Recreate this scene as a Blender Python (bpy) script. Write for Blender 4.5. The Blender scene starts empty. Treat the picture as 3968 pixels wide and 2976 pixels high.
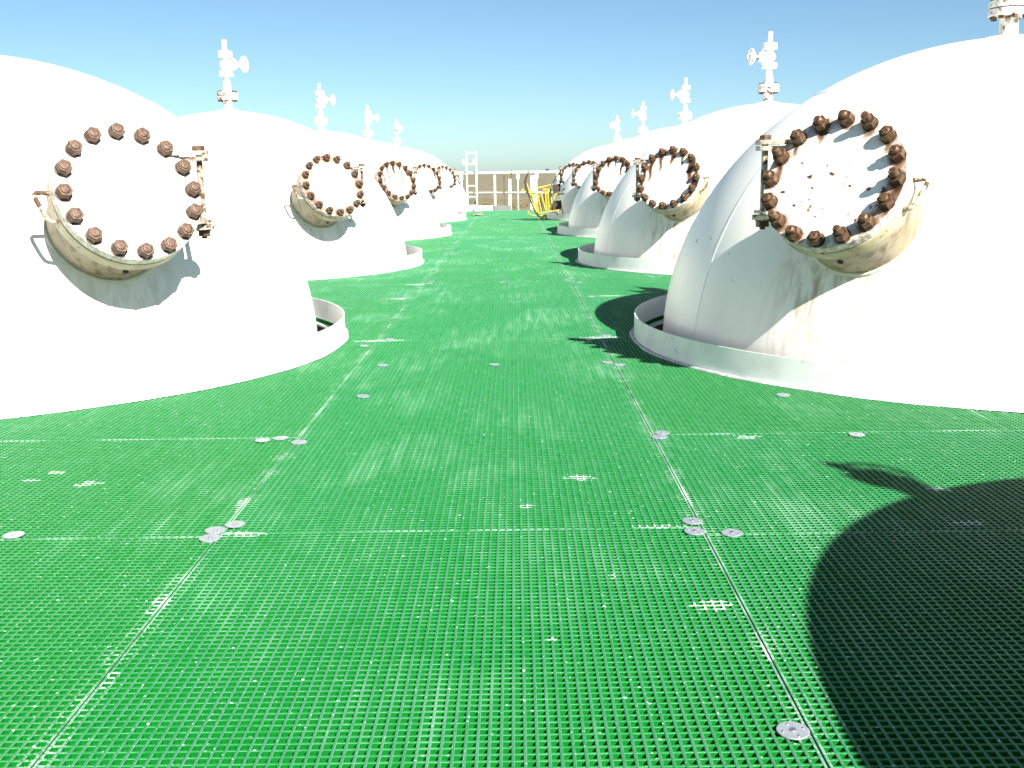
import bpy, math, random
import numpy as np
from mathutils import Matrix, Vector

random.seed(7)
RNG = np.random.default_rng(7)
SC = bpy.context.scene
COL = SC.collection

# ------------------------------------------------------------------ camera
H = 0.888                                   # camera height above the grating
PITCH, ROLL, YAW = 0.2018, -0.0140, -0.0040
cam = bpy.data.cameras.new('camera')
cam.sensor_fit = 'HORIZONTAL'; cam.sensor_width = 36.0
cam.lens = 36.0 * 4008.28 / 3968.0
cam.clip_start = 0.05; cam.clip_end = 12000
camo = bpy.data.objects.new('camera', cam); COL.objects.link(camo)
_f = Vector((math.sin(YAW)*math.cos(PITCH), math.cos(YAW)*math.cos(PITCH), -math.sin(PITCH)))
_r = Vector((math.cos(YAW), -math.sin(YAW), 0)); _u = _r.cross(_f)
_r2 = math.cos(ROLL)*_r + math.sin(ROLL)*_u; _u2 = -math.sin(ROLL)*_r + math.cos(ROLL)*_u
camo.matrix_world = Matrix(((_r2.x, _u2.x, -_f.x, 0), (_r2.y, _u2.y, -_f.y, 0), (_r2.z, _u2.z, -_f.z, H), (0, 0, 0, 1)))
SC.camera = camo

# ------------------------------------------------------------------ sky, sun, exposure
SUN = Vector((1.741, -2.940, 2.456)).normalized()          # towards the sun
EL = math.asin(SUN.z); AZ = math.atan2(SUN.x, SUN.y)       # azimuth from +Y clockwise
world = bpy.data.worlds.new('World'); SC.world = world; world.use_nodes = True
wn = world.node_tree; wn.nodes.clear()
sky = wn.nodes.new('ShaderNodeTexSky'); sky.sky_type = 'NISHITA'; sky.sun_disc = False
sky.sun_elevation = EL; sky.sun_rotation = AZ
sky.altitude = 0; sky.air_density = 0.7; sky.dust_density = 0.52; sky.ozone_density = 3.0
bg = wn.nodes.new('ShaderNodeBackground'); bg.inputs['Strength'].default_value = 0.05
wo = wn.nodes.new('ShaderNodeOutputWorld')
wb = wn.nodes.new('ShaderNodeVectorMath'); wb.operation = 'MULTIPLY'; wb.inputs[1].default_value = (.87, .985, .925)   # the camera's cyan white balance
wn.links.new(sky.outputs[0], wb.inputs[0]); wn.links.new(wb.outputs[0], bg.inputs[0]); wn.links.new(bg.outputs[0], wo.inputs[0])
sl = bpy.data.lights.new('sun', 'SUN'); sl.energy = 5.0; sl.angle = math.radians(0.55); sl.color = (1.0, 0.955, 0.88)
so = bpy.data.objects.new('sun', sl); COL.objects.link(so)
so.rotation_euler = SUN.to_track_quat('Z', 'Y').to_euler(); so.location = (20, -30, 25)
vs = SC.view_settings
vs.view_transform = 'Standard'; vs.look = 'None'; vs.gamma = 1.0; vs.use_curve_mapping = False
vs.exposure = 1.55

# ------------------------------------------------------------------ mesh builder
class MB:
    def __init__(s): s.v = []; s.f = []; s.sm = []; s.n = 0
    def add(s, v, f, smooth=False):
        v = np.asarray(v, float)
        s.v.append(v); s.f += [tuple(int(i)+s.n for i in q) for q in f]; s.sm += [smooth]*len(f); s.n += len(v)
        return s
    def box(s, c, d, R=None):
        c = np.array(c, float); d = np.array(d, float)/2
        q = np.array([[x, y, z] for x in (-1, 1) for y in (-1, 1) for z in (-1, 1)], float)*d
        if R is not None: q = q @ np.array(R).T
        return s.add(q+c, [(0,1,3,2),(4,6,7,5),(0,4,5,1),(2,3,7,6),(0,2,6,4),(1,5,7,3)])
    def lathe(s, prof, n=24, M=None, smooth=True, cap=True, full=True, sharp=0.6):
        """prof: list of (r,z) from bottom to top; split at sharp corners so smooth shading stays crisp"""
        th = np.arange(n)*2*math.pi/n
        for (r0, z0), (r1, z1) in zip(prof[:-1], prof[1:]):
            v = np.concatenate([np.stack([r*np.cos(th), r*np.sin(th), np.full(n, z)], 1) for r, z in ((r0, z0), (r1, z1))])
            if M is not None: v = tr(M, v)
            s.add(v, [(i, (i+1) % n, n+(i+1) % n, n+i) for i in range(n)], smooth)
        if cap:
            for (r, z), rev in ((prof[0], True), (prof[-1], False)):
                if r > 1e-6:
                    v = np.stack([r*np.cos(th), r*np.sin(th), np.full(n, z)], 1)
                    if M is not None: v = tr(M, v)
                    s.add(v, [tuple(range(n))[::-1] if rev else tuple(range(n))])
        return s
    def lathe_s(s, prof, n=48, M=None):
        """one continuous smooth surface of revolution"""
        th = np.arange(n)*2*math.pi/n; k = len(prof)
        v = np.concatenate([np.stack([r*np.cos(th), r*np.sin(th), np.full(n, z)], 1) for r, z in prof])
        if M is not None: v = tr(M, v)
        f = [(j*n+i, j*n+(i+1) % n, (j+1)*n+(i+1) % n, (j+1)*n+i) for j in range(k-1) for i in range(n)]
        return s.add(v, f, True)
    def tube(s, pts, r, n=8, closed=False, smooth=True):
        P = [np.array(p, float) for p in pts]; m = len(P)
        r = np.broadcast_to(np.array(r, float), (m,))
        up = None; vs_ = []
        for i in range(m):
            a = P[(i-1) % m] if (closed or i > 0) else P[i]; b = P[(i+1) % m] if (closed or i < m-1) else P[i]
            t = b-a; t /= np.linalg.norm(t)+1e-12
            if up is None:
                up = np.array([0, 0, 1.]) if abs(t[2]) < .9 else np.array([1., 0, 0])
            x = np.cross(up, t); x /= np.linalg.norm(x)+1e-12; y = np.cross(t, x); up = y
            th = np.arange(n)*2*math.pi/n
            vs_.append(P[i]+r[i]*(np.cos(th)[:, None]*x+np.sin(th)[:, None]*y))
        k = m if closed else m-1
        f = [(i*n+j, i*n+(j+1) % n, ((i+1) % m)*n+(j+1) % n, ((i+1) % m)*n+j) for i in range(k) for j in range(n)]
        s.add(np.concatenate(vs_), f, smooth)
        if not closed:
            s.add(vs_[0], [tuple(range(n))[::-1]]); s.add(vs_[-1], [tuple(range(n))])
        return s
    def plate(s, poly, z0, z1, M=None):
        """prism of a 2-D outline"""
        p = np.array(poly, float); n = len(p)
        v = np.concatenate([np.c_[p, np.full(n, z0)], np.c_[p, np.full(n, z1)]])
        if M is not None: v = tr(M, v)
        return s.add(v, [tuple(range(n))[::-1], tuple(range(n, 2*n))]+[(i, (i+1) % n, n+(i+1) % n, n+i) for i in range(n)])
    def mesh(s, name, mat):
        me = bpy.data.meshes.new(name)
        me.from_pydata(np.concatenate(s.v).tolist(), [], s.f)
        me.polygons.foreach_set('use_smooth', s.sm)
        me.materials.append(mat); me.update()
        return me
    def build(s, name, mat, parent=None, loc=None):
        return obj(name, s.mesh(name, mat), parent, loc)

def tr(M, v): return v @ np.array(M)[:3, :3].T + np.array(M)[:3, 3]
def frame(o, x, y, z):
    return np.array([[x[0], y[0], z[0], o[0]], [x[1], y[1], z[1], o[1]], [x[2], y[2], z[2], o[2]], [0, 0, 0, 1.]])
def obj(name, me, parent=None, loc=None):
    o = bpy.data.objects.new(name, me); COL.objects.link(o)
    if parent is not None: o.parent = parent
    if loc is not None: o.location = loc
    return o
def empty(name, loc):
    o = bpy.data.objects.new(name, None); COL.objects.link(o); o.location = loc; o.empty_display_size = .2
    return o
def tag(o, label=None, cat=None, group=None, kind=None):
    if label: o['label'] = label
    if cat: o['category'] = cat
    if group: o['group'] = group
    if kind: o['kind'] = kind
    return o

# ------------------------------------------------------------------ material helpers
class NT:
    def __init__(s, name):
        s.m = bpy.data.materials.new(name); s.m.use_nodes = True; s.t = s.m.node_tree; s.t.nodes.clear()
        s.out = s.t.nodes.new('ShaderNodeOutputMaterial'); s.b = s.t.nodes.new('ShaderNodeBsdfPrincipled')
        s.t.links.new(s.b.outputs[0], s.out.inputs[0])
    def new(s, typ, **kw):
        n = s.t.nodes.new(typ)
        for k, v in kw.items(): setattr(n, k, v)
        return n
    def put(s, sock, v):
        if isinstance(v, bpy.types.NodeSocket): s.t.links.new(v, sock)
        else:
            if isinstance(v, (tuple, list)) and len(v) == 3 and sock.type == 'RGBA': v = (*v, 1)
            sock.default_value = v
    def math(s, op, a, b=0.0, c=None, clamp=False):
        n = s.new('ShaderNodeMath', operation=op, use_clamp=clamp)
        s.put(n.inputs[0], a); s.put(n.inputs[1], b)
        if c is not None: s.put(n.inputs[2], c)
        return n.outputs[0]
    def vmath(s, op, a, b=(0, 0, 0)):
        n = s.new('ShaderNodeVectorMath', operation=op); s.put(n.inputs[0], a); s.put(n.inputs[1], b)
        return n.outputs['Value'] if op in ('DISTANCE', 'LENGTH', 'DOT_PRODUCT') else n.outputs[0]
    def mix(s, f, a, b):
        n = s.new('ShaderNodeMix', data_type='RGBA'); s.put(n.inputs['Factor'], f)
        s.put(n.inputs[6], a); s.put(n.inputs[7], b); return n.outputs[2]
    def ramp(s, v, lo, hi):
        n = s.new('ShaderNodeMapRange', interpolation_type='SMOOTHSTEP'); s.put(n.inputs[0], v)
        n.inputs[1].default_value = lo; n.inputs[2].default_value = hi; return n.outputs[0]
    def noise(s, vec, scale, detail=4, rough=.55, dist=0):
        n = s.new('ShaderNodeTexNoise'); s.put(n.inputs['Vector'], vec); n.inputs['Scale'].default_value = scale
        n.inputs['Detail'].default_value = detail; n.inputs['Roughness'].default_value = rough; n.inputs['Distortion'].default_value = dist
        return n.outputs[0]
    def scale(s, vec, xyz):
        return s.vmath('MULTIPLY', vec, xyz)
    def coord(s, which='Object'): return s.new('ShaderNodeTexCoord').outputs[which]
    def pos(s): return s.new('ShaderNodeNewGeometry').outputs['Position']
    def nor(s): return s.new('ShaderNodeNewGeometry').outputs['Normal']
    def sep(s, v):
        n = s.new('ShaderNodeSeparateXYZ'); s.put(n.inputs[0], v); return n.outputs
    def attr(s, name): return s.new('ShaderNodeAttribute', attribute_name=name).outputs['Fac']
    def bump(s, h, strength=.3, dist=.01):
        n = s.new('ShaderNodeBump'); s.put(n.inputs['Height'], h); n.inputs['Strength'].default_value = strength
        n.inputs['Distance'].default_value = dist; s.put(s.b.inputs['Normal'], n.outputs[0])
    def fin(s, col, rough=.5, metal=0.0, spec=.5):
        s.put(s.b.inputs['Base Color'], col); s.put(s.b.inputs['Roughness'], rough)
        s.put(s.b.inputs['Metallic'], metal); s.put(s.b.inputs['Specular IOR Level'], spec)
        return s.m

RUST_D, RUST_M, RUST_L = (.045, .021, .012), (.118, .060, .031), (.22, .132, .078)
WHITE = (.88, .865, .80)

def mat_shell(name, stain_pt, stain_amt):
    n = NT(name); P = n.coord(); W = n.pos()
    big = n.noise(P, .9, 3); fine = n.noise(W, 26, 5, .6)
    col = n.mix(n.ramp(big, .35, .7), WHITE, (.85, .83, .755))
    chips = n.math('MULTIPLY', n.ramp(n.noise(W, 21, 3, .5, .6), .715, .735), n.ramp(n.noise(W, 1.6, 2), .45, .62))
    # dirty runs below the manway neck
    d = n.vmath('DISTANCE', n.scale(P, (1, 1, .62)), (stain_pt[0], stain_pt[1], stain_pt[2]*.62))
    near = n.ramp(d, .52, .14)
    runs = n.noise(n.scale(W, (9, 9, .7)), 2.2, 5, .62, .4)
    st = n.math('MULTIPLY', near, n.ramp(runs, .38, .72), clamp=True)
    st = n.math('MULTIPLY', st, stain_amt)
    col = n.mix(st, col, (.27, .165, .085))
    low = n.math('MULTIPLY', n.ramp(n.sep(W)[2], .75, -.2), n.ramp(n.noise(n.scale(W, (5, 5, .6)), 2, 5), .42, .8))
    col = n.mix(n.math('MULTIPLY', low, .22), col, (.42, .38, .30))
    speck = n.math('MULTIPLY', near, n.ramp(n.noise(W, 95, 3, .6), .68, .74))
    col = n.mix(n.math('MULTIPLY', speck, stain_amt, clamp=True), col, RUST_M)
    col = n.mix(chips, col, RUST_D)
    n.bump(n.noise(W, 140, 2), .05, .002)
    return n.fin(col, n.math('ADD', n.math('MULTIPLY', fine, .2), .28), 0, .45)

def mat_paint(name, base=WHITE, rust=.5, rough=.4, scale=30):
    """white enamel with rust breaking through"""
    n = NT(name); P = n.pos()
    a = n.noise(P, scale, 5, .62); b = n.noise(P, scale*.22, 3)
    m = n.ramp(n.math('ADD', a, n.math('MULTIPLY', b, .45)), 1.0-rust*.3, 1.08-rust*.3)
    col = n.mix(n.ramp(n.noise(P, 9, 3), .4, .75), base, tuple(c*.86 for c in base))
    col = n.mix(n.math('MULTIPLY', n.ramp(n.math('ADD', a, n.math('MULTIPLY', b, .45)), .9-rust*.3, 1.05-rust*.3), .7), col, RUST_L)
    col = n.mix(m, col, n.mix(n.noise(P, 60, 2), RUST_D, RUST_M))
    n.bump(n.noise(P, 120, 3), .12, .002)
    return n.fin(col, n.mix(m, (rough,)*3, (.75,)*3), 0, .45)

def mat_cover():
    n = NT('cover_paint'); P = n.coord(); W = n.pos()
    r = n.attr('rust')
    nz = n.noise(W, 70, 5, .65); n2 = n.noise(W, 190, 3, .6)
    col = n.mix(n.ramp(n.noise(W, 7, 3), .35, .7), WHITE, (.77, .755, .72))
    w = n.math('ADD', r, n.math('MULTIPLY', n.math('SUBTRACT', nz, .5), .55))
    col = n.mix(n.math('MULTIPLY', n.ramp(w, .10, .5), .92), col, (.19, .098, .05))
    col = n.mix(n.ramp(w, .45, .72), col, RUST_M)
    col = n.mix(n.ramp(n.math('ADD', w, n.math('MULTIPLY', n2, .3)), .85, 1.05), col, RUST_D)
    n.bump(nz, .08, .002)
    return n.fin(col, .45, 0, .4)

def mat_rust(name, a=RUST_D, b=RUST_M, c=RUST_L, rough=.55, metal=.1):
    n = NT(name); P = n.pos(); k = n.noise(P, 85, 5, .65); k2 = n.noise(P, 22, 3)
    col = n.mix(n.ramp(k, .35, .65), a, b); col = n.mix(n.math('MULTIPLY', n.ramp(k2, .5, .75), n.ramp(k, .45, .7)), col, c)
    n.bump(k, .5, .003)
    return n.fin(col, n.math('ADD', n.math('MULTIPLY', k, .35), rough-.2), metal, .5)

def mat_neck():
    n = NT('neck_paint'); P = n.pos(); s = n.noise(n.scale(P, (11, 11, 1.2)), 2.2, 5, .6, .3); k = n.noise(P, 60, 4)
    col = n.mix(n.ramp(n.noise(P, 5, 3), .35, .7), (.36, .32, .235), (.30, .24, .15))  # cream paint darkened overall, with the neck's shade included in the colour
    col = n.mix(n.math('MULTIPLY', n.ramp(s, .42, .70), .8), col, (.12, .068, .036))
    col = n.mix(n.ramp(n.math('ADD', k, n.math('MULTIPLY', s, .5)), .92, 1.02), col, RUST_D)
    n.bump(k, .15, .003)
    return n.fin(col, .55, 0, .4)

def mat_flange():
    n = NT('flange_paint'); P = n.pos(); k = n.noise(P, 38, 5, .62); b = n.noise(P, 6, 3)
    col = n.mix(n.ramp(b, .35, .65), (.50, .45, .31), (.32, .26, .12))
    col = n.mix(n.ramp(k, .58, .66), col, (.13, .07, .04))
    n.bump(k, .2, .003)
    return n.fin(col, .5, 0, .4)

def mat_plain(name, col, rough=.5, metal=0.0, var=.15, scale=20, spec=.5):
    n = NT(name); k = n.noise(n.pos(), scale, 4)
    c = n.mix(k, tuple(x*(1-var) for x in col), tuple(min(1, x*(1+var)) for x in col))
    return n.fin(c, rough, metal, spec)

PAINT_SPOTS = [  # x, y, half-length x, half-length y  (splashes of white paint on the grating)
    (-.765, 2.065, .035, .085), (-.742, 1.721, .016, .09), (-.70, 2.49, .10, .03), (.36, 2.51, .12, .02), (-.765, 2.75, .02, .12), (.47, 2.75, .015, .14), (-1.275, 2.949, .06, .045), (-1.468, 2.993, .05, .025), (-1.427, 3.077, .05, .035),
    (.400, 2.018, .075, .04), (.463, 1.799, .012, .07), (.183, 2.944, .07, .05), (.782, 3.391, .07, .045), (1.14, 2.505, .09, .03),
    (1.18, 2.787, .05, .05), (.022, 2.68, .03, .03), (.209, 2.188, .018, .035), (.066, 1.869, .022, .02), (.466, 5.57, .22, .07),
    (.685, 7.491, .22, .05), (-.734, 5.57, .24, .07), (-.801, 8.44, .15, .10), (-.85, 7.496, .16, .06)]

def mat_grating():
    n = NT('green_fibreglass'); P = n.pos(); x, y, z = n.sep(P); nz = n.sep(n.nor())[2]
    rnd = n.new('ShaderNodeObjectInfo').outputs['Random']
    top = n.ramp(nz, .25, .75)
    fine = n.noise(P, 160, 4, .65); med = n.noise(P, 11, 4, .6); big = n.noise(P, 1.7, 3)
    streak = n.noise(n.scale(P, (30, 2.2, 1)), 1.0, 4, .6)
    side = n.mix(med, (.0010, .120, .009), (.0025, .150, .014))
    t1 = n.mix(n.ramp(big, .35, .68), (.009, .150, .046), (.020, .188, .068))
    t1 = n.mix(n.math('MULTIPLY', rnd, .6), t1, (.020, .158, .034))
    patch = n.noise(n.scale(P, (1.6, .8, 1)), 1.5, 4, .6)
    t1 = n.mix(n.math('MULTIPLY', n.ramp(n.math('ADD', patch, n.math('MULTIPLY', streak, .5)), .70, .98), .55), t1, (.10, .25, .155))
    worn = n.math('MULTIPLY', n.ramp(n.math('ADD', fine, n.math('MULTIPLY', streak, .7)), .80, 1.15), n.ramp(med, .32, .62))
    t1 = n.mix(n.math('MULTIPLY', worn, .7), t1, (.13, .25, .165))
    t1 = n.mix(n.math('MULTIPLY', n.math('SUBTRACT', 1.0, n.attr('run')), .75), t1, (.006, .150, .030))   # cross bars sit lower and stay less worn
    t1 = n.mix(n.math('MULTIPLY', n.attr('run'), n.ramp(n.noise(P, 14, 4, .65), .25, .7)), t1, (.046, .178, .100))
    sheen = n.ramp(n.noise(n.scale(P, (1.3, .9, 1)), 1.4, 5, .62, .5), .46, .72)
    t1 = n.mix(n.math('MULTIPLY', sheen, n.math('ADD', n.math('MULTIPLY', n.ramp(streak, .38, .68), .75), .06), clamp=True), t1, (.20, .38, .26))  # pale worn sheen put into the bar colour, streaked along the bars
    dark = n.ramp(n.noise(n.scale(P, (.9, .7, 1)), 1.9, 4), .56, .74)
    t1 = n.mix(n.math('MULTIPLY', dark, .45), t1, (.006, .115, .032))
    t1 = n.mix(n.math('MULTIPLY', n.ramp(rnd, .5, 1.0), .28), t1, (.030, .150, .020))
    scr = n.math('MULTIPLY', n.ramp(n.noise(n.scale(P, (95, 16, 1)), 1.0, 3, .6, 1.6), .66, .72), n.ramp(n.noise(P, 2.3, 3), .42, .62))
    t1 = n.mix(n.math('MULTIPLY', scr, .8), t1, (.34, .42, .38))
    # scuffed edge bars and the worn strips along the two long seams
    ed = n.attr('edge')
    t1 = n.mix(n.math('MULTIPLY', ed, n.ramp(n.math('ADD', n.noise(P, 5, 4), n.math('MULTIPLY', fine, .4)), .60, .95)), t1, (.26, .40, .32))
    sm = n.math('MAXIMUM', n.ramp(n.math('ABSOLUTE', n.math('SUBTRACT', x, -.755)), .05, .0), n.ramp(n.math('ABSOLUTE', n.math('SUBTRACT', x, .4655)), .05, .0))
    sc_ = n.math('MULTIPLY', sm, n.ramp(n.math('ADD', n.math('MULTIPLY', fine, 1.1), n.math('MULTIPLY', n.noise(P, 7, 5, .7), .9)), 1.02, 1.22))
    t1 = n.mix(n.math('MULTIPLY', sc_, .8), t1, (.40, .48, .42))
    # specks, crumbs of paint
    sp = n.ramp(n.math('ADD', n.noise(P, 75, 2, .5), n.math('MULTIPLY', big, .12)), .752, .775)
    t1 = n.mix(n.math('MULTIPLY', sp, .8), t1, (.55, .62, .57))
    mark = None
    for (cx, cy, rx, ry) in PAINT_SPOTS:
        d = n.vmath('LENGTH', n.scale(n.vmath('SUBTRACT', P, (cx, cy, 0)), (1/rx, 1/ry, 0)))
        d = n.math('SUBTRACT', 1.0, d)
        mark = d if mark is None else n.math('MAXIMUM', mark, d)
    blot = n.noise(P, 34, 4, .65, .8)
    mk = n.ramp(n.math('ADD', n.math('MULTIPLY', mark, .55), blot), .725, .82)
    mk = n.math('MULTIPLY', n.math('MULTIPLY', mk, n.ramp(mark, .0, .2)), n.ramp(n.math('ADD', fine, n.math('MULTIPLY', n.noise(P, 60, 3), .6)), .55, .85))
    t1 = n.mix(n.math('MULTIPLY', mk, .8), t1, (.60, .64, .61))
    ch_ = n.math('MULTIPLY', n.ramp(nz, .45, .62), n.ramp(nz, .93, .80))
    t1 = n.mix(n.math('MULTIPLY', ch_, n.math('MULTIPLY', n.ramp(n.noise(P, 40, 3), .30, .65), .6)), t1, (.10, .30, .17))  # bright edge highlights painted into the colour of the chamfers
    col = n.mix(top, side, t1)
    n.bump(fine, .12, .0012)
    m = n.fin(col, n.math('ADD', n.math('MULTIPLY', fine, .3), .42), 0, .10)
    return m

def mat_field():
    n = NT('dry_field'); P = n.pos()
    a = n.noise(P, .035, 6, .6); b = n.noise(P, .5, 5, .65); c = n.noise(P, 3.5, 4, .6)
    col = n.mix(n.ramp(a, .40, .62), (.185, .158, .112), (.125, .130, .068))
    col = n.mix(n.ramp(b, .42, .68), col, (.195, .17, .12))
    col = n.mix(n.math('MULTIPLY', n.ramp(c, .5, .75), .6), col, (.062, .060, .030))
    n.bump(n.math('ADD', b, n.math('MULTIPLY', c, .4)), .4, .2)
    return n.fin(col, .95, 0, .1)

M = {}
M['cover'] = mat_cover()
M['bolt'] = mat_rust('rusty_nut')
M['bolt_r'] = mat_rust('rusty_nut_weathered', (.045, .021, .010), (.12, .062, .028), (.26, .175, .10), .5, .15)
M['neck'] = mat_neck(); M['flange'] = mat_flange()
M['hinge'] = mat_paint('hinge_paint', (.40, .37, .30), .85, .45, 40)
M['handle'] = mat_paint('handle_paint', (.50, .46, .36), .95, .45, 45)
M['valve'] = mat_paint('valve_paint', WHITE, .12, .4, 35)
M['valve_rusty'] = mat_paint('valve_flange_paint', (.76, .75, .69), .62, .45, 28)
M['wheel'] = mat_paint('wheel_paint', WHITE, .3, .4, 40)
M['collar'] = mat_paint('collar_paint', (.79, .80, .775), -.2, .4, 14)
M['caulk'] = mat_plain('caulk', (.42, .43, .43), .8, 0, .75, 38)
M['weld'] = mat_paint('weld_paint', (.66, .63, .52), .30, .5, 55)
M['seam'] = mat_plain('painted_weld', (.80, .80, .77), .4, 0, .05, 30)
M['grating'] = mat_grating()
M['disc'] = mat_plain('galvanised_disc', (.42, .45, .48), .45, .6, .25, 120)
M['disc_screw'] = mat_plain('stainless_screw', (.5, .5, .5), .28, .9, .1, 120)
M['beam'] = mat_plain('grey_beam', (.10, .09, .08), .7, .2)
M['rail'] = mat_paint('rail_paint', WHITE, .05, .4, 12)
M['rail_rusty'] = mat_rust('rusty_clamp')
M['galv'] = mat_plain('dull_toe_board', (.17, .17, .165), .55, .2, .2, 6)
M['yellow'] = mat_paint('yellow_paint', (.46, .34, .03), .36, .5, 24)
M['brown'] = mat_rust('rusty_plate', (.020, .013, .006), (.042, .029, .013), (.08, .055, .02), .7, .0)
M['rag'] = mat_plain('rag_cloth', (.22, .19, .15), .9, 0, .5, 30)
M['dark'] = mat_plain('dark_cap', (.02, .022, .03), .5)
M['field'] = mat_field()
M['tuft'] = mat_plain('dry_grass', (.12, .105, .055), .9, 0, .5, 1.5, .1)
M['hole'] = mat_plain('plug_rust', (.03, .014, .008), .7)
M['shadow_pit'] = mat_plain('gravel_below', (.07, .06, .05), .9)

# ------------------------------------------------------------------ layout numbers (metres, deck top at z = 0)
ZG = -4.5                       # ground below the deck
A_R, B_R, ZC = 1.695, 1.559, -0.046
S = 4.9965
XL, YL, XR, YR = -2.784, 5.4747, 2.4935, 5.4441
R_COL = 1.850
R0_SHIFT = .012
tanks = [(-1, k, XL, YL+S*(k-1)) for k in range(1, 6)] + [(1, k, XR+(R0_SHIFT if k == 0 else 0), YR+S*(k-1)) for k in range(0, 6)]

# ------------------------------------------------------------------ ground
def ground():
    xs = np.concatenate([-np.geomspace(6000, 60, 14), np.linspace(-45, 45, 61), np.geomspace(60, 6000, 14)])
    ys = np.concatenate([[-6000, -1500, -300, -80], np.linspace(-40, 130, 115), np.geomspace(140, 9000, 26)])
    X, Y = np.meshgrid(xs, ys)
    Z = np.full(X.shape, ZG)
    far = np.clip((Y-31)/30, 0, 1)
    Z += far*(.35*np.sin(X*.21+Y*.13)*np.sin(Y*.17+.4)+.25*np.sin(X*.53-Y*.31))*np.clip(1-(np.hypot(X, Y)-200)/400, 0, 1)
    Z += RNG.normal(0, .05, X.shape)*far
    nx, ny = len(xs), len(ys)
    v = np.stack([X.ravel(), Y.ravel(), Z.ravel()], 1)
    f = [(j*nx+i, j*nx+i+1, (j+1)*nx+i+1, (j+1)*nx+i) for j in range(ny-1) for i in range(nx-1)]
    o = MB().add(v, f, True).build('ground', M['field'])
    tag(o, 'dry khaki field stretching beyond the deck to the horizon', 'field', kind='structure')
    m = MB(); n = 9000
    py = 31+170*RNG.random(n)**1.7; px = (RNG.random(n)-.5)*(6+py*.30)
    vv = []; ff = []
    for i in range(n):
        h = .05+.16*RNG.random()*(.5+py[i]/140); w = .12+.25*RNG.random()+py[i]*.002
        for k in range(3):
            a = RNG.random()*math.pi; c, s_ = math.cos(a)*w, math.sin(a)*w; b = len(vv)
            lean = (RNG.random(2)-.5)*.3
            vv += [(px[i]-c, py[i]-s_, ZG-.25), (px[i]+c, py[i]+s_, ZG-.25), (px[i]+lean[0]+c*.3, py[i]+lean[1]+s_*.3, ZG+h), (px[i]+lean[0]-c*.5, py[i]+lean[1], ZG+h*.8)]
            ff.append((b, b+1, b+2, b+3))
    tag(m.add(vv, ff).build('dry_grass', M['tuft']), 'dry straw coloured grass tufts covering the far field', 'grass', kind='stuff')
ground()

# ------------------------------------------------------------------ deck of grating panels
PIT = 1.2205/64
BW, BD, CH = .0056, .030, .0009
def bars(m, A, B, axis, top):
    """prisms with chamfered top edges from A to B (arrays of 2-D end points), running along axis 0 (x) or 1 (y)"""
    A = np.asarray(A, float); B = np.asarray(B, float); n = len(A)
    if n == 0: return
    w = BW/2
    sec = np.array([(-w, -BD), (-w, -CH), (-w+CH, 0), (w-CH, 0), (w, -CH), (w, -BD)])
    V = np.zeros((n, 2, 6, 3))
    for e, E in ((0, A), (1, B)):
        V[:, e, :, 0] = E[:, None, 0]; V[:, e, :, 1] = E[:, None, 1]
        V[:, e, :, 1-axis] += sec[None, :, 0]; V[:, e, :, 2] = top+sec[None, :, 1]
    base = np.arange(n)[:, None]*12
    f = []
    q = [(i, i+1, 7+i, 6+i) for i in range(5)]
    if axis == 1: q = [t[::-1] for t in q]
    for t in q: f.append(base+np.array(t)[None])
    F = np.concatenate(f).tolist()
    m.add(V.reshape(-1, 3), F)
    caps = [(0, 1, 2, 3, 4, 5)[::1 if axis == 0 else -1], (11, 10, 9, 8, 7, 6)[::1 if axis == 0 else -1]]
    for c in caps: m.f += (base+np.array(c)[None]+m.n-n*12).tolist(); m.sm += [False]*n

HOLES = [(x, y, R_COL-.004) for (_, _, x, y) in tanks] + [(XL, YL-S, R_COL-.004)]
def segs(fixed, a, b, axis):
    """pieces of a bar between a and b left over by the round openings"""
    iv = [(a, b)]
    for hx, hy, r in HOLES:
        d = fixed-(hy if axis == 0 else hx); c = hx if axis == 0 else hy
        if abs(d) >= r: continue
        w = math.sqrt(r*r-d*d); lo, hi = c-w, c+w; nv = []
        for p, q in iv:
            if hi <= p or lo >= q: nv.append((p, q)); continue
            if p < lo: nv.append((p, lo))
            if q > hi: nv.append((hi, q))
        iv = nv
    return [(p, q) for p, q in iv if q-p > .004]

deck_beams = MB()
for y in np.arange(.5, 26, 1.0):
    for p, q in segs(y, -6.6, 6.2, 0): deck_beams.box(((p+q)/2, y, -.11), (q-p, .06, .14))
for x in (-.755, .4655):
    deck_beams.box((x, 12.5, -.118), (.07, 26, .14))
deck = deck_beams.build('deck', M['beam'])
tag(deck, 'green walkway deck of fibreglass grating panels between the tanks', 'deck', kind='structure')

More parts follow.
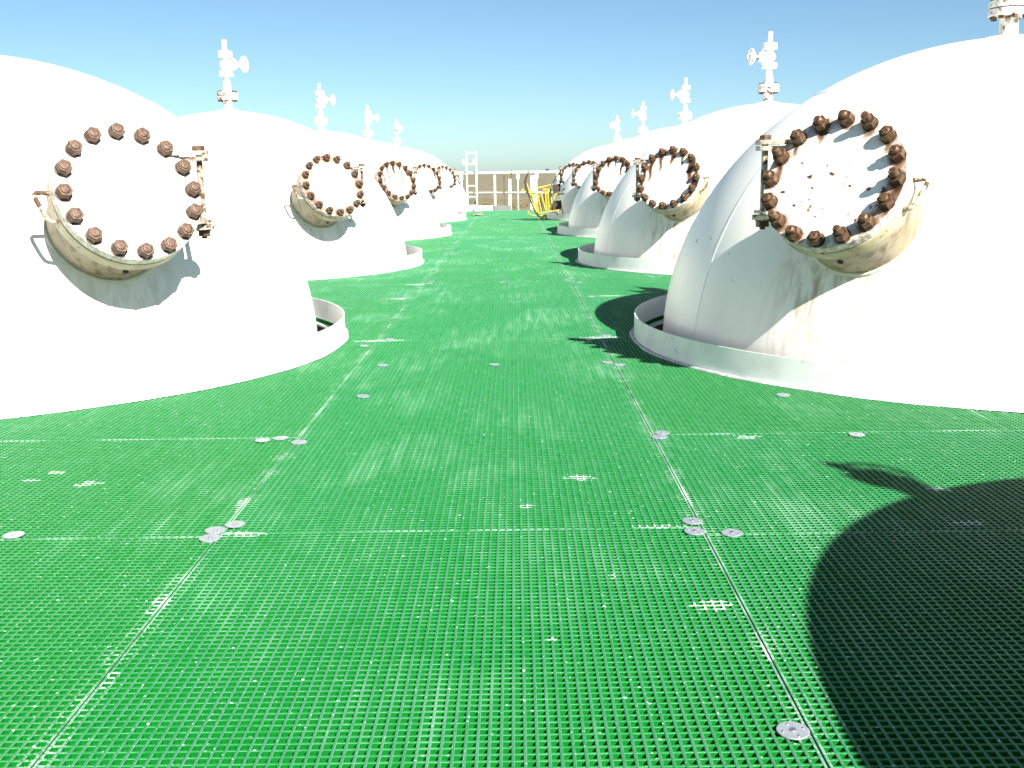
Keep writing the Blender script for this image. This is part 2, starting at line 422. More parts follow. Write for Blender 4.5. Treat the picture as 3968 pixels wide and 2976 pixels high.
panel_objs = []
def panel(x0, x1, y0, y1, dz, cache=None):
    g = .0013
    nx = max(2, round((x1-x0)/PIT)); ny = max(2, round((y1-y0)/PIT))
    xs = np.linspace(x0+g+BW/2, x1-g-BW/2, nx+1); ys = np.linspace(y0+g+BW/2, y1-g-BW/2, ny+1)
    LA, LB, TA, TB = [], [], [], []
    for x in xs:
        for p, q in segs(x, y0+g, y1-g, 1): LA.append((x, p)); LB.append((x, q))
    for y in ys:
        for p, q in segs(y, x0+g+.0005, x1-g-.0005, 0): TA.append((p, y)); TB.append((q, y))
    if len(LA)+len(TA) < 4: return
    m = MB(); bars(m, LA, LB, 1, 0.0); bars(m, TA, TB, 0, -.0006)
    edge = [float(p[0] in (xs[0], xs[-1])) for p in LA]+[float(p[1] in (ys[0], ys[-1])) for p in TA]
    cx, cy = (x0+x1)/2, (y0+y1)/2
    m.v = [v-np.array([cx, cy, 0]) for v in m.v]
    o = m.build('grating_panel', M['grating'], deck, (cx, cy, dz))
    at = o.data.attributes.new('run', 'FLOAT', 'POINT'); at.data.foreach_set('value', np.repeat([1.0]*len(LA)+[0.0]*len(TA), 12).astype(np.float32))
    at = o.data.attributes.new('edge', 'FLOAT', 'POINT'); at.data.foreach_set('value', np.repeat(edge, 12).astype(np.float32))
    o.rotation_euler = ((RNG.random()-.5)*.0012, (RNG.random()-.5)*.0016, (RNG.random()-.5)*.0012)
    panel_objs.append((x0, x1, y0, y1, o))

cols = [-.755+1.2205*k for k in range(-4, 6)]
mid = [-.55+3.05*k for k in range(0, 9)] + [25.05]
def side_rows(y_c):
    r = [.45]
    for k in range(-1, 5):
        for d in (-3.0, -2.0, 0, 2.0):
            v = y_c+S*k+d
            if .6 < v < 24.8: r.append(v)
    return sorted(r)+[25.05]
for i in range(len(cols)-1):
    rows = mid if i == 4 else side_rows(YL if i < 4 else YR)
    if i == 4: rows = [.45]+[r for r in rows if r > .6]
    for a, b in zip(rows[:-1], rows[1:]):
        panel(cols[i], cols[i+1], a, b, RNG.normal(0, .0012))

# round fixing discs screwed to the panels
disc = MB()
disc.lathe([(.0255, 0), (.0262, .0008), (.0262, .0022), (.025, .0030), (.0095, .0030)], 28, cap=False)
disc.lathe([(.0095, .0030), (.0090, .0016)], 20, cap=True)
dm = disc.mesh('fixing_disc', M['disc'])
scr = MB().lathe([(.0062, .0016), (.0062, .0040), (.005, .0050)], 6)
for k in range(4):
    a = math.pi/4+k*math.pi/2
    scr.lathe([(.0022, .0030), (.0020, .0042)], 8, frame((.018*math.cos(a), .018*math.sin(a), 0), (1, 0, 0), (0, 1, 0), (0, 0, 1)))
sm_ = scr.mesh('disc_screw', M['disc_screw'])
DISCS = [(-1.283, 2.5), (-.774, 2.516), (-.77, 2.456), (-.735, 2.558), (-.87, 3.429), (-.813, 3.457), (-.737, 3.391), (-.625, 4.122), (.449, 2.54), (.442, 2.462),
         (.532, 2.445), (.5, 3.456), (.484, 3.40), (1.151, 3.397), (1.066, 4.039), (.438, 1.519), (-.628, 4.813), (-.1, 4.793), (.433, 4.814), (.484, 4.744),
         (-.80, 5.40), (-.69, 5.60), (.50, 5.62), (.40, 5.50), (.55, 7.44), (-.82, 7.43), (-.70, 8.50), (.42, 8.62), (-.70, 8.66), (.52, 8.40), (-.1, 8.55), (.52, 12.5), (-.80, 12.42), (-.70, 11.6)]
for (x, y) in DISCS:
    own = min(panel_objs, key=lambda p: max(p[0]-x, x-p[1], 0)+max(p[2]-y, y-p[3], 0))[4]
    o = obj('fixing_disc', dm, own); o.location = (x-own.location.x, y-own.location.y, .0006)
    o.rotation_euler = (random.gauss(0, .025), random.gauss(0, .025), random.random()*3)
    # screws sit on the disc: same level, so they stay a sub-part of the panel
    q = obj('disc_screw', sm_, own); q.location = o.location; q.rotation_euler = o.rotation_euler

# ------------------------------------------------------------------ collar rings round each tank
def wobble_ring(r0, r1, z0, z1, amp, n=160, seed=0):
    rg = np.random.default_rng(seed); th = np.arange(n)*2*math.pi/n
    w = np.convolve(np.r_[rg.random(n), rg.random(8)], np.ones(5)/5, 'same')[:n]*amp
    ring = lambda r, z: np.stack([r*np.cos(th), r*np.sin(th), np.full(n, z)], 1)
    v = np.concatenate([ring(r0, z0), ring(r1+w, z0), ring(r1+w-.004, z1), ring(r0, z1)])
    f = [(j*n+i, j*n+(i+1) % n, ((j+1) % 4)*n+(i+1) % n, ((j+1) % 4)*n+i) for j in range(4) for i in range(n)]
    return v, f

def ring_wall(r0, r1, z0, z1):
    return MB().lathe([(r0, z0), (r1, z0)], 128, cap=False).lathe([(r1, z0), (r1, z1)], 128, cap=False).lathe([(r1, z1), (r0, z1)], 128, cap=False).lathe([(r0, z1), (r0, z0)], 128, cap=False)
col_mesh = ring_wall(R_COL-.006, R_COL, .002, .124).mesh('collar_wall', M['collar'])
led_mesh = ring_wall(R_COL-.040, R_COL-.001, -.036, -.024).mesh('support_ledge', M['collar'])
WHERE = {(-1, 1): 'nearest tank on the left', (-1, 2): 'second tank on the left', (-1, 3): 'third tank on the left', (-1, 4): 'fourth tank on the left', (-1, 5): 'farthest tank on the left, by the ladder',
         (1, 0): 'unseen tank beside the camera on the right', (1, 1): 'nearest visible tank on the right', (1, 2): 'second visible tank on the right', (1, 3): 'third visible tank on the right', (1, 4): 'fourth tank on the right, by the yellow chair', (1, 5): 'farthest tank on the right, behind the yellow chair'}
for (sd, k, X, Y) in tanks:
    c = empty('collar_ring', (X, Y, 0))
    tag(c, 'white collar ring around the '+WHERE[(sd, k)], 'collar', 'white collar rings around the tanks')
    obj('collar_wall', col_mesh, c); obj('support_ledge', led_mesh, c)
    v, f = wobble_ring(R_COL+.001, R_COL+.006, .0012, .0080, .034, seed=10*k+sd+3)
    MB().add(v, f).build('sealant_bead', M['caulk'], c)

# ------------------------------------------------------------------ tanks
def ell_dist(p): return (p[0]**2+p[1]**2)/A_R**2+(p[2]-ZC)**2/B_R**2-1

def hexnut(m, z0, z1, r, M4, ch=.12):
    th = np.arange(6)*math.pi/3+.2
    for za, zb, ra, rb in ((z0, z1-(z1-z0)*ch, r, r), (z1-(z1-z0)*ch, z1, r, r*.90)):
        v = np.concatenate([np.stack([q*np.cos(th), q*np.sin(th), np.full(6, z)], 1) for q, z in ((ra, za), (rb, zb))])
        m.add(tr(M4, v), [(i, (i+1) % 6, 6+(i+1) % 6, 6+i) for i in range(6)])
    v = np.stack([r*.90*np.cos(th), r*.90*np.sin(th), np.full(6, z1)], 1); m.add(tr(M4, v), [tuple(range(6))])
I4 = np.eye(4)
def bolt_mesh(name, mat, stud):
    m = MB(); m.lathe([(.0315, 0), (.0315, .005)], 16, smooth=True)
    hexnut(m, .005, .040, .0300, I4)
    m.lathe([(.0172, .040), (.0172, .040+stud*.75), (.0115, .040+stud)], 12)
    return m.mesh(name, mat)
BOLT = {-1: [bolt_mesh('bolt', M['bolt'], .006), bolt_mesh('bolt', M['bolt'], .008)], 1: [bolt_mesh('bolt', M['bolt_r'], .024), bolt_mesh('bolt', M['bolt_r'], .042), bolt_mesh('bolt', M['bolt_r'], .012)]}
BOLT_FAR = bolt_mesh('bolt', M['bolt_r'], .026)

RB, RCOV, RNECK, T_COV, T_FL = .254, .285, .236, .046, .062
MAN = {(-1, 1): dict(C=(1.270, -1.324, .832), az=39.5, el=24.4), (-1, 2): dict(C=(1.225, -1.391, .799), az=36.8, el=24.6),
       (1, 1): dict(C=(-1.254, -1.348, .842), az=40.0, el=26.8), (1, 2): dict(C=(-1.169, -1.440, .820), az=31.6, el=24.0)}   # two patterns in each row
def variant(sd, k): return (sd, 1 if k < 2 else 2)
BASEZ = -ZG   # meshes of a tank are built with the tank's own foot at z = 0

def man_frame(vr_):
    sd = vr_[0]; d = MAN[vr_]; az, el = math.radians(d['az']), math.radians(d['el'])
    n = np.array([-sd*math.cos(el)*math.sin(az), -math.cos(el)*math.cos(az), math.sin(el)])
    u = np.array([-sd*math.cos(az), math.sin(az), 0.])      # towards the hinge
    v = np.cross(n, u)
    if v[2] < 0: v = -v
    return np.array(d['C'], float), u, v, n

def sm(x, a, b):
    t = np.clip((x-a)/(b-a), 0, 1); return t*t*(3-2*t)

def cover_mesh(vr_, halo, streak, chip, seed):
    """dense painted disc carrying a rust value per vertex (stains round and below the studs)"""
    rg = np.random.default_rng(seed)
    C, u, v, n = man_frame(vr_)
    nr, nt = 44, 144
    rr = np.linspace(.004, RCOV-.004, nr); th = np.arange(nt)*2*math.pi/nt
    U = rr[:, None]*np.cos(th); V = rr[:, None]*np.sin(th)
    P2 = np.stack([U.ravel(), V.ravel()], 1)
    rust = np.zeros(len(P2))
    for k in range(16):
        a = k*math.pi/8+math.pi/2; b = np.array([RB*math.cos(a), RB*math.sin(a)]); d = P2-b
        dist = np.hypot(d[:, 0], d[:, 1])
        rust += halo*(.55+.6*rg.random())*np.exp(-((dist/.042)**2))
        L = streak*(.08+.26*rg.random()); w = .008+.014*rg.random()
        wob = .006*np.sin(d[:, 1]*40+rg.random()*6)
        down = -d[:, 1]
        if L > .02:
            rust += (.65+.6*rg.random())*sm(down, 0, .03)*(1-sm(down, L*.3, L))*np.exp(-(((d[:, 0]+wob)/w)**2))*min(1, streak*1.1)
    rim = np.hypot(P2[:, 0], P2[:, 1])
    rust += halo*.16*sm(rim, RCOV-.035, RCOV)*(rg.random(len(P2))*.6+.5)
    for _ in range(int(chip)):
        c = (rg.normal(0, .11), rg.normal(-.02, .10)); s_ = .0022+.0045*rg.random()**2
        ang = rg.random()*3; dx = (P2[:, 0]-c[0]); dy = P2[:, 1]-c[1]
        x1 = dx*math.cos(ang)+dy*math.sin(ang); y1 = -dx*math.sin(ang)+dy*math.cos(ang)
        rust += 1.1*np.exp(-((x1/(s_*(1+2.2*rg.random()**2)))**2+(y1/s_)**2))
        if rg.random() < .12: rust += .45*np.exp(-((dx/.008)**2))*sm(-dy, 0, .01)*(1-sm(-dy, .03, .09))
    m = MB()
    Q = C+U.ravel()[:, None]*u+V.ravel()[:, None]*v
    flip = np.dot(np.cross(u, v), n) < 0
    f = [(j*nt+i, j*nt+(i+1) % nt, (j+1)*nt+(i+1) % nt, (j+1)*nt+i) for j in range(nr-1) for i in range(nt)]
    f.append(tuple(range(nt))[::-1])
    if not flip: f = [t[::-1] for t in f]
    m.add(Q+np.array([0, 0, BASEZ]), f, False)
    # chamfer, rim and back
    cr = lambda r, z: C+(r*np.cos(th))[:, None]*u+(r*np.sin(th))[:, None]*v+n*z
    seq = [(RCOV-.004, 0), (RCOV, -.004), (RCOV, -T_COV), (RNECK, -T_COV)]
    for (ra, za), (rb_, zb) in zip(seq[:-1], seq[1:]):
        vv = np.concatenate([cr(ra, za), cr(rb_, zb)])+np.array([0, 0, BASEZ])
        ff = [(i, (i+1) % nt, nt+(i+1) % nt, nt+i) for i in range(nt)]
        if not flip: ff = [t[::-1] for t in ff]
        m.add(vv, ff, True)
    me = m.mesh('manway_cover', M['cover'])
    at = me.attributes.new('rust', 'FLOAT', 'POINT')
    val = np.zeros(len(me.vertices)); val[:len(rust)] = rust; val[len(rust):] = .22+.25*rg.random(len(val)-len(rust))*halo
    at.data.foreach_set('value', val.astype(np.float32))
    return me

def lib(vr_):
    """shared meshes of one row"""
    sd = vr_[0]; C, u, v, n = man_frame(vr_); up = np.array([0, 0, BASEZ]); L = {}
    # shell
    prof = [(A_R, 0.0), (A_R, BASEZ+ZC)]
    ph = np.linspace(0, math.pi/2, 42)
    prof += [(A_R*math.cos(t), BASEZ+ZC+B_R*math.sin(t)) for t in ph[1:-1]] + [(.001, BASEZ+ZC+B_R)]
    base_pt = C-n*.38+np.array([0, 0, BASEZ-.42])
    L['shell'] = MB().lathe_s(prof, 144).mesh('shell', mat_shell('shell_paint', base_pt, .30 if sd < 0 else .80))
    # welded seams of the petals
    def mer(a, t0, t1, w=.016, hgt=.0016):
        m = MB(); k = 40; t = np.linspace(t0, t1, k); vv = []
        e = np.array([-math.sin(a), math.cos(a), 0])
        for q in t:
            p = np.array([A_R*math.cos(q)*math.cos(a), A_R*math.cos(q)*math.sin(a), BASEZ+ZC+B_R*math.sin(q)])
            nn = np.array([math.cos(q)*math.cos(a)/A_R, math.cos(q)*math.sin(a)/A_R, math.sin(q)/B_R]); nn /= np.linalg.norm(nn)
            for off, hh in ((-w, -.001), (-w*.4, hgt), (w*.4, hgt), (w, -.001)): vv.append(p+e*off+nn*hh)
        f = [(i*4+j, i*4+j+1, i*4+5+j, i*4+4+j) for i in range(k-1) for j in range(3)]
        f = [t_[::-1] for t_ in f]
        return m.add(vv, f, True)
    zs = (1.262-ZC)/B_R; tc = math.asin(zs)
    L['seams'] = []
    a0 = math.radians(-164.2) if sd > 0 else math.radians(-15.8)
    for k in range(5):
        L['seams'].append(mer(a0+k*2*math.pi/5, 0.0, tc).mesh('weld_seam', M['seam']))
    rc = A_R*math.cos(tc)
    ring = [(rc+.022, BASEZ+1.262-.017), (rc+.008, BASEZ+1.2615-.0015), (rc-.006, BASEZ+1.2715), (rc-.020, BASEZ+1.278)]
    L['seams'].append(MB().lathe_s(ring, 128).mesh('weld_seam', M['seam']))
    # manway neck: tube from inside the shell to the flange
    Mn = frame(C+up, u, np.cross(n, u), n)
    zf = -T_COV-.009-T_FL
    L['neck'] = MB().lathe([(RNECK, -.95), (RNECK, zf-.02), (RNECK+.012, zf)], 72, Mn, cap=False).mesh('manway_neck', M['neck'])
    fl = MB().lathe([(RNECK, zf), (RCOV-.004, zf)], 72, Mn, cap=False).lathe([(RCOV-.004, zf), (RCOV, zf+.004)], 72, Mn, cap=False)
    fl.lathe([(RCOV, zf+.004), (RCOV, zf+T_FL-.003)], 72, Mn, cap=False).lathe([(RCOV, zf+T_FL-.003), (RCOV-.003, zf+T_FL), (RNECK, zf+T_FL)], 72, Mn, cap=False)
    fl.lathe([(RB-.012, zf+T_FL-.001), (RB-.012, -T_COV+.001)], 48, Mn, cap=False)
    L['flange'] = fl.mesh('manway_flange', M['flange'])
    # weld bead where the neck leaves the shell
    pts = []
    vr = np.cross(n, u)
    for k in range(96):
        a = k*2*math.pi/96; q0 = C+RNECK*(math.cos(a)*u+math.sin(a)*vr); lo, hi = -1.1, .1
        if ell_dist(q0+n*lo) > 0: pts.append(q0+n*(-.3)+up); continue
        for _ in range(40):
            md = (lo+hi)/2
            if ell_dist(q0+n*md) < 0: lo = md
            else: hi = md
        rj = .0012*math.sin(k*7.3)
        pts.append(q0+n*(lo+rj)+.004*(math.cos(a)*u+math.sin(a)*vr)+up)
    L['bead'] = MB().tube(pts, .011, 7, closed=True).mesh('weld_bead', M['weld'])
    dn = -vr if vr[2] > 0 else vr
    q = C+dn*(RNECK+.002)+n*(-.25)+up
    fw = np.cross(dn, n)
    L['plug'] = MB().lathe([(.012, -.006), (.012, .006), (.006, .009)], 12, frame(q, n, fw, dn)).mesh('weep_plug', M['hole'])
    # hinge: upright pin, arms from cover and flange
    nh = n*np.array([1, 1, 0]); nh /= np.linalg.norm(nh)
    pin = C+u*.315-nh*.050
    vz = v[2]
    def arm(z, e_n, th_, r_end, ulen):
        vv_ = z/vz
        E = C+v*vv_+u*(math.sqrt(max(RCOV**2-vv_**2, .01))-.03)+n*e_n
        d = pin[:2]-E[:2]; Ld = np.linalg.norm(d); d /= Ld; w = np.array([-d[1], d[0]])
        poly = [E[:2]+w*.034, E[:2]-w*.034] + [pin[:2]-w*r_end*math.cos(t)+d*r_end*math.sin(t) for t in np.linspace(0, math.pi, 9)]
        zz = C[2]+z+BASEZ
        return MB().plate(poly, zz-th_/2, zz+th_/2).mesh('hinge_arm', M['hinge'])
    L['arms'] = [arm(.152, -.020, .018, .040, 0), arm(.128, -.075, .018, .038, 0), arm(-.150, -.075, .020, .044, 0), arm(-.128, -.020, .012, .036, 0)]
    hp = frame((pin[0], pin[1], C[2]+BASEZ), (1, 0, 0), (0, 1, 0), (0, 0, 1))
    L['pin'] = MB().lathe([(.0135, -.17), (.0135, .162)], 14, hp).mesh('hinge', M['hinge'])
    nn = MB(); nn.lathe([(.030, -.168), (.030, -.161)], 16, hp)
    F = frame((pin[0], pin[1], C[2]+BASEZ-.168), (1, 0, 0), (0, -1, 0), (0, 0, -1)); hexnut(nn, 0, .022, .027, F); nn.lathe([(.012, .022), (.012, .032)], 10, F)
    L['pin_nut_low'] = nn.mesh('hinge_nut', M['bolt'])
    nn = MB(); F = frame((pin[0], pin[1], C[2]+BASEZ+.161), (1, 0, 0), (0, 1, 0), (0, 0, 1)); hexnut(nn, 0, .020, .026, F)
    L['pin_nut_top'] = nn.mesh('hinge_nut', M['bolt_r'])
    # grab handle on the other side
    hpts = [(-.300, .036, -.03), (-.345, .040, -.03), (-.385, .044, -.03), (-.396, .036, -.03), (-.392, .01, -.03), (-.372, -.055, -.03), (-.360, -.080, -.03), (-.345, -.090, -.03), (-.318, -.096, -.03), (-.285, -.100, -.03)]
    L['handle'] = MB().tube([C+u*a*.85+v*b*.895+n*(c-.045)+up for a, b, c in hpts], .0095, 8).mesh('grab_handle', M['handle'])
    L['boltM'] = [frame(C+RB*(math.cos(a)*u+math.sin(a)*v)+up, u, np.cross(n, u), n) for a in [k*math.pi/8+math.pi/2 for k in range(16)]]
    return L
LIB = {q: lib(q) for q in MAN}

# vent valve on the crown; local z = 0 at the crown of the shell, +X towards the handwheel
Z_CROWN = ZC+B_R
def valve_parts(rusty):
    P = {}
    fz = 1.6565-Z_CROWN                      # middle of the bottom flange pair
    zt = 2.1806-Z_CROWN
    P['neck'] = MB().lathe([(.046, -.06), (.046, fz-.038)], 20).mesh('neck_pipe', M['valve_rusty'] if rusty else M['valve'])
    P['reducer'] = MB().lathe([(.046, fz+.035), (.044, fz+.055), (.030, fz+.168), (.030, fz+.190)], 20).mesh('reducer', M['valve'])
    P['body'] = MB().lathe_s([(.036, fz+.232), (.036, fz+.250), (.052, fz+.265), (.061, fz+.290), (.052, fz+.318), (.036, fz+.333), (.034, fz+.362)], 22).mesh('vent_valve', M['valve'])
    P['outlet'] = MB().lathe([(.0245, fz+.418), (.0245, zt)], 16).mesh('outlet_pipe', M['valve'])
    P['pad'] = MB().lathe_s([(.135, -.030), (.118, -.004), (.105, .007), (.07, .012), (.045, .014)], 40).mesh('nozzle_pad', M['seam'])
    q = MB().lathe([(.096, fz-.038), (.100, fz-.035), (.100, fz-.004), (.097, fz-.003), (.06, fz-.003)], 32).lathe([(.06, fz-.006), (.06, fz+.006)], 20, cap=False)
    q.lathe([(.06, fz+.003), (.097, fz+.003), (.100, fz+.006), (.100, fz+.032), (.096, fz+.035)], 32)
    P['bottom'] = q.mesh('bottom_flange', M['valve_rusty'] if rusty else M['valve'])
    n_ = MB()
    for k in range(8):
        a = k*math.pi/4+.39; F = frame((.080*math.cos(a), .080*math.sin(a), fz+.035), (1, 0, 0), (0, 1, 0), (0, 0, 1)); hexnut(n_, 0, .014, .015, F)
        F = frame((.080*math.cos(a), .080*math.sin(a), fz-.038), (1, 0, 0), (0, -1, 0), (0, 0, -1)); hexnut(n_, 0, .014, .015, F)
    P['nuts'] = n_.mesh('flange_nuts', M['bolt'] if rusty else M['valve_rusty'])
    P['mid'] = MB().lathe([(.070, fz+.184), (.073, fz+.187), (.073, fz+.207), (.071, fz+.209), (.073, fz+.211), (.073, fz+.230), (.070, fz+.233)], 28).mesh('middle_flange', M['valve'])
    P['top'] = MB().lathe([(.068, fz+.360), (.071, fz+.363), (.071, fz+.388), (.069, fz+.390), (.071, fz+.392), (.071, fz+.415), (.062, fz+.420)], 28).mesh('top_flange', M['valve'])
    B = frame((0, 0, fz+.291), (0, 1, 0), (0, 0, 1), (1, 0, 0))
    bo = MB().lathe([(.047, .03), (.045, .080)], 20, B, cap=False).lathe([(.056, .080), (.056, .098)], 20, B).lathe([(.040, .098), (.036, .125)], 18, B, cap=False)
    for s_ in (-1, 1): bo.box((.142, s_*.026, fz+.291), (.045, .012, .022))
    bo.lathe([(.030, .160), (.026, .172)], 16, B).lathe([(.009, .12), (.009, .205)], 10, B)
    P['bonnet'] = bo.mesh('bonnet', M['valve'])
    w = MB(); cx = .200
    ring = [(cx, .070*math.cos(t), fz+.291+.070*math.sin(t)) for t in np.arange(28)*2*math.pi/28]
    w.tube(ring, .0085, 8, closed=True)
    for k in range(3):
        a = k*math.pi/3+.3; w.tube([(cx, .068*math.cos(a), fz+.291+.068*math.sin(a)), (cx-.004, 0, fz+.291), (cx, -.068*math.cos(a), fz+.291-.068*math.sin(a))], .006, 6)
    w.lathe([(.016, .190), (.016, .212)], 12, B)
    P['wheel'] = w.mesh('handwheel', M['wheel'])
    return P
VAL = {True: valve_parts(True), False: valve_parts(False)}

LOOK = {(-1, 1): (.55, .0, 0), (-1, 2): (1.1, .18, 0), (-1, 3): (1.2, 1.7, 2), (-1, 4): (1.1, 1.8, 1), (-1, 5): (1.0, 1.6, 1),
        (1, 0): (.6, .3, 3), (1, 1): (.75, .45, 40), (1, 2): (.7, 1.15, 5), (1, 3): (.95, 1.0, 24), (1, 4): (.85, .7, 4), (1, 5): (.85, .7, 2)}
TLAB = {(-1, 1): 'nearest domed white tank on the left, plain manway cover ringed by flush rusty nuts',
        (-1, 2): 'second domed white tank on the left, manway cover with brown halo, rusty valve flange above',
        (-1, 3): 'third domed white tank on the left, rust streaked cover, small in the distance',
        (-1, 4): 'fourth domed white tank on the left, partly hidden behind the third',
        (-1, 5): 'farthest domed white tank on the left, beside the ladder',
        (1, 0): 'tank beside the camera on the right, shown only by its round shadow on the grating',
        (1, 1): 'nearest domed white tank in view on the right, chipped cover and long rusty studs',
        (1, 2): 'second domed white tank in view on the right, rust running below its studs',
        (1, 3): 'third domed white tank in view on the right, half hidden by the second',
        (1, 4): 'fourth domed white tank on the right, just right of the yellow chair',
        (1, 5): 'farthest domed white tank on the right, behind the yellow chair'}
WHEEL = {(-1, 1): 14, (-1, 2): -14, (-1, 3): -10, (-1, 4): -12, (-1, 5): -58, (1, 0): 106, (1, 1): 195, (1, 2): 196, (1, 3): 190, (1, 4): 190, (1, 5): 232}
for (sd, k, X, Y) in tanks:
    L = LIB[variant(sd, k)]; t = empty('storage_tank', (X, Y, ZG))
    tag(t, TLAB[(sd, k)], 'tank', 'white domed tanks in two rows')
    obj('shell', L['shell'], t)
    for me in L['seams']: obj('weld_seam', me, t)
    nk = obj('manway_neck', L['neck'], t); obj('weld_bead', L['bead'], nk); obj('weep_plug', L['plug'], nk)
    obj('manway_flange', L['flange'], t)
    cv = obj('manway_cover', cover_mesh(variant(sd, k), *LOOK[(sd, k)], 100+10*k+sd), t)
    for j, F in enumerate(L['boltM']):
        pool = BOLT[sd] if k < 2 else [BOLT_FAR]
        o = obj('bolt', pool[(j*7+k*3) % len(pool)], cv)
        a = random.random()*6.28; ca, sa = math.cos(a), math.sin(a)
        o.matrix_local = Matrix(F.tolist()) @ Matrix.Rotation(a, 4, 'Z') @ Matrix.Rotation(random.gauss(0, .02), 4, 'X')
    hg = obj('hinge', L['pin'], t)
    for me in L['arms']: obj('hinge_arm', me, hg)
    obj('hinge_nut', L['pin_nut_low'], hg); obj('hinge_nut', L['pin_nut_top'], hg)
    obj('grab_handle', L['handle'], t)
    rusty = (sd, k) in ((-1, 2), (1, 1), (1, 2))
    V = VAL[rusty]; vz = -ZG+Z_CROWN
    va = obj('vent_valve', V['body'], t, (0, 0, vz)); va.rotation_euler = (0, 0, math.radians(WHEEL[(sd, k)]))
    obj('nozzle_pad', V['pad'], t, (0, 0, vz))
    for nm, key in (('neck_pipe', 'neck'), ('reducer', 'reducer'), ('outlet_pipe', 'outlet'), ('bottom_flange', 'bottom'), ('flange_nuts', 'nuts'), ('middle_flange', 'mid'), ('top_flange', 'top'), ('bonnet', 'bonnet'), ('handwheel', 'wheel')):
        o = obj(nm, V[key], va)
        if nm == 'flange_nuts': o['kind'] = 'stuff'

# ------------------------------------------------------------------ railing at the far end
YE = 25.0
rl = empty('end_railing', (0, YE, 0)); tag(rl, 'white pipe railing with flat posts closing the far end of the deck', 'railing')
MB().tube([(-1.75, 0, .89), (-.06, 0, .885)], .032, 10).build('top_rail', M['rail'], rl)
MB().tube([(-.04, 0, .885), (2.1, 0, .880)], .032, 10).build('top_rail', M['rail'], rl)
MB().tube([(-1.75, 0, .44), (-.26, 0, .42)], .012, 8).build('middle_rail', M['rail'], rl)
MB().tube([(-.2, 0, .42), (2.1, 0, .40)], .012, 8).build('middle_rail', M['rail'], rl)
for x in (-1.228, .110, .551, 1.06):
    m = MB().tube([(x, .02, -.03), (x, .02, .72)], .012, 8)
    m.plate([(x-.014, .70), (x+.014, .70), (x+.039, .76), (x+.039, .86), (x-.039, .86), (x-.039, .76)], .0, .012, frame((0, .014, 0), (1, 0, 0), (0, 0, 1), (0, -1, 0)))
    m.box((x, .02, -.02), (.06, .05, .02)); m.build('post', M['rail'], rl)
MB().box((-.440, .03, .41), (.045, .03, .90)).build('post', M['rail'], rl)
MB().box((-.085, .03, .34), (.060, .012, .80)).build('post', M['rail'], rl)
MB().box((.472, .06, .40), (.135, .05, .88)).build('wide_post', M['rail'], rl)
MB().tube([(-.222, -.01, -.03), (-.222, -.01, .93)], .006, 6).box((-.222, -.02, .76), (.03, .03, .10)).build('gate_latch_rod', M['rail_rusty'], rl)
MB().box((-.045, -.03, .84), (.022, .03, .14)).tube([(-.045, -.03, .90), (-.035, -.03, .95)], .006, 6).build('gate_latch', M['rail_rusty'], rl)
cp = MB().box((.806, 0, .925), (.05, .05, .03)).box((.806, 0, .948), (.12, .07, .016)); cp.build('dark_cap', M['dark'], rl)
MB().box((-.26, -.02, .045), (.40, .008, .15)).build('toe_board', M['galv'], rl)
MB().box((-1.2, .05, .045), (1.40, .008, .15)).build('toe_board', M['rail'], rl)

# ladder rising above the railing
ld = empty('access_ladder', (-.98, YE-.12, 0)); tag(ld, 'short white access ladder standing above the railing beside the left row', 'ladder')
for s_, x in ((-1, -.113), (1, .113)):
    MB().box((x, 0, .62), (.034, .055, 1.56)).build('stringer', M['rail'], ld)
    MB().box((x+(-.058 if s_ < 0 else -.050), 0, 1.14), (.076, .03, .11)).build('bracket', M['rail'], ld)
for z in (1.352, 1.090, .590, .335, .08):
    MB().tube([(-.10, 0, z), (.10, 0, z)], .011, 8).build('rung', M['rail'], ld)

# ------------------------------------------------------------------ overturned yellow slatted chair by the fourth right tank
Y0 = 19.45; K = Y0/18.6
ch = empty('slatted_chair', (.55, Y0, 0)); tag(ch, 'overturned yellow slatted metal chair with rusty plates, leaning on the right row', 'chair')
def q3(x, z, dy=0.0): return np.array([x*K-.55, dy, H+(z-H)*K-.012])
arc = [(.28, .921), (.242, .841), (.208, .753), (.212, .688), (.244, .574), (.300, .411), (.348, .272), (.413, .165), (.479, .106), (.545, .070)]
MB().tube([q3(x, z, -.02) for x, z in arc], [.010, .014, .017, .017, .015, .014, .015, .016, .014, .010], 7).build('curved_runner', M['brown'], ch)
MB().tube([q3(x+.03, z+.01, .28) for x, z in arc[3:]], .013, 7).build('curved_runner', M['yellow'], ch)
for i, (a, b) in enumerate([((.317, .524), (.401, .189)), ((.367, .516), (.438, .197)), ((.416, .523), (.488, .221)), ((.491, .522), (.567, .228)), ((.557, .627), (.588, .228)), ((.607, .618), (.629, .219)), ((.656, .617), (.687, .218))]):
    d = .02+.015*i
    MB().tube([q3(*a, d), q3(*b, d)], .0165, 6).build('slat', M['yellow'], ch)
for i, (a, b) in enumerate([((.575, .62), (.60, .23)), ((.635, .60), (.66, .23)), ((.34, .50), (.42, .19)), ((.45, .52), (.525, .21)), ((.535, .63), (.56, .23))]):
    MB().tube([q3(*a, .22), q3(*b, .22)], .012, 6).build('slat', M['yellow'], ch)
MB().tube([q3(.417, .620, .06), q3(.50, .632, .06), q3(.60, .660, .06), q3(.698, .681, .08)], [.022, .020, .012, .012], 7).build('arm_rest', M['yellow'], ch)
MB().tube([q3(.30, .545, .02), q3(.42, .535, .05), q3(.62, .525, .1)], .011, 6).build('back_rail', M['yellow'], ch)
MB().tube([q3(.446, .180, 0), q3(.60, .200, .02), q3(.861, .240, .06)], .013, 6).build('bottom_rail', M['yellow'], ch)
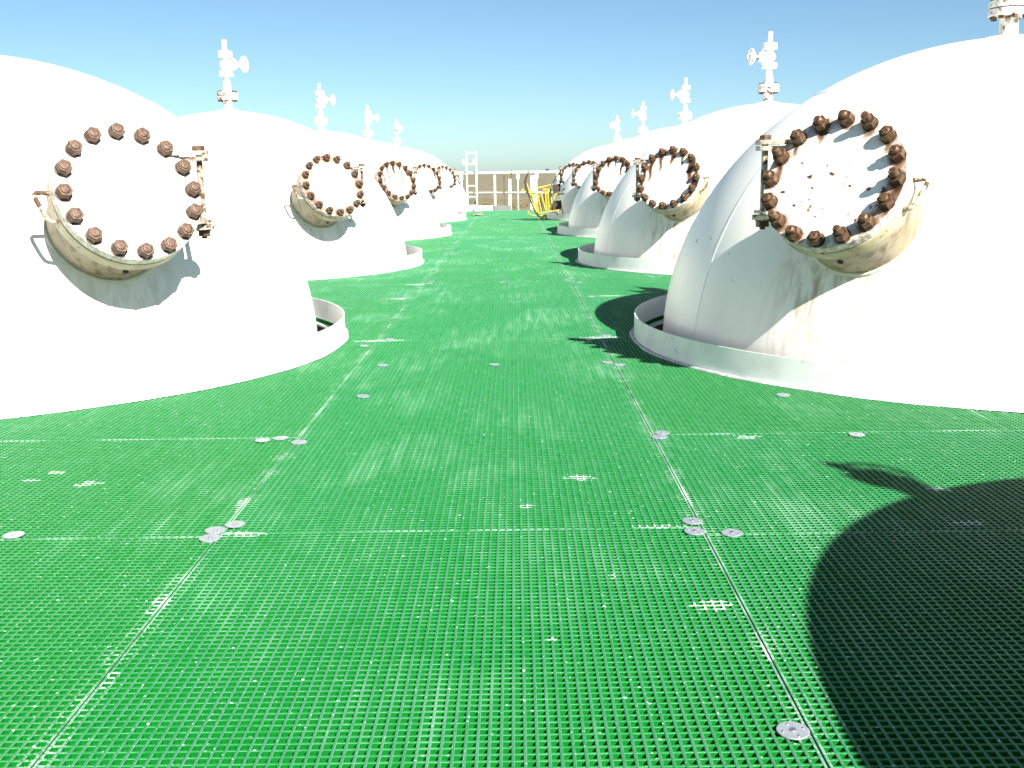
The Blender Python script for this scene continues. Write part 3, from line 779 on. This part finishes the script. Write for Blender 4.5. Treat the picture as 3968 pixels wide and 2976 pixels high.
MB().tube([q3(.141, .588, 0), q3(.228, .639, .05), q3(.250, .640, .08)], .011, 6).build('bracket', M['yellow'], ch)
MB().tube([q3(.141, .588, 0), q3(.243, .542, 0), q3(.38, .575, .1)], .012, 6).build('bracket', M['yellow'], ch)
MB().tube([q3(.331, .256, .1), q3(.239, .175, 0), q3(.413, .124, 0), q3(.54, .158, .05)], .012, 6).build('bracket', M['yellow'], ch)
def bent_plate(c, name):
    (x0, zt0), (x1, zt1), (x2, zb1), (x3, zb0) = c; vv = []; n = 9
    for i in range(n):
        t = i/(n-1); dy = .02+.09*math.sin(t*math.pi*.5)
        xt, zt = x0+(x1-x0)*t, zt0+(zt1-zt0)*t; xb, zb = x3+(x2-x3)*t, zb0+(zb1-zb0)*t
        vv += [q3(xt, zt, dy), q3(xb, zb, dy), q3(xt, zt, dy+.012), q3(xb, zb, dy+.012)]
    f = []
    for i in range(n-1):
        a = 4*i; f += [(a, a+1, a+5, a+4), (a+2, a+6, a+7, a+3), (a, a+4, a+6, a+2), (a+1, a+3, a+7, a+5)]
    f += [(0, 2, 3, 1), (4*n-4, 4*n-3, 4*n-1, 4*n-2)]
    MB().add(vv, f).build(name, M['brown'], ch)
bent_plate([(.689, .665), (.838, .696), (.833, .558), (.701, .511)], 'seat_plate')
bent_plate([(.700, .385), (.845, .403), (.865, .256), (.695, .218)], 'seat_plate')
MB().tube([q3(.690, .698, .03), q3(.735, .770, .02), q3(.781, .842, .0), q3(.812, .860, 0), q3(.838, .930, 0)], [.008, .009, .012, .018, .022], 7).build('bent_rod', M['brown'], ch)
MB().tube([q3(.838, .700, .1), q3(.835, .80, .05), q3(.815, .86, 0)], .010, 6).build('bent_rod', M['brown'], ch)
MB().tube([q3(.865, .250, .10), q3(.872, .20, .10), q3(.868, .120, .10)], .010, 6).build('leg', M['brown'], ch)
MB().tube([q3(.745, .215, .06), q3(.765, .17, .06), q3(.786, .130, .06)], .010, 6).build('leg', M['brown'], ch)
for a, b in (((.72, .50), (.72, .42)), ((.80, .50), (.80, .42)), ((.70, .505), (.90, .515)), ((.85, .555), (.905, .610))):
    MB().tube([q3(*a, .08), q3(*b, .08)], .014, 6).build('seat_bracket', M['yellow'], ch)

# crumpled rag lying beside the left row
rg = np.random.default_rng(5); vv = []; nx, ny = 14, 9
for j in range(ny):
    for i in range(nx):
        x = (i/(nx-1)-.5)*.26+rg.normal(0, .006); y = (j/(ny-1)-.5)*.34+rg.normal(0, .008)
        e = max(0, 1-(abs(x)/.15)**2-(abs(y)/.2)**2)
        vv.append((x, y, .006+.045*e*(.35+.65*abs(math.sin(x*45+y*17)))+.012*rg.random()))
f = [(j*nx+i, j*nx+i+1, (j+1)*nx+i+1, (j+1)*nx+i) for j in range(ny-1) for i in range(nx-1)]
rag = MB().add(vv, f, True).build('rag', M['rag'], None, (-.76, 22.3, 0)); tag(rag, 'crumpled brownish rag on the grating near the far left tanks', 'rag')
sol = rag.modifiers.new('thickness', 'SOLIDIFY'); sol.thickness = .004
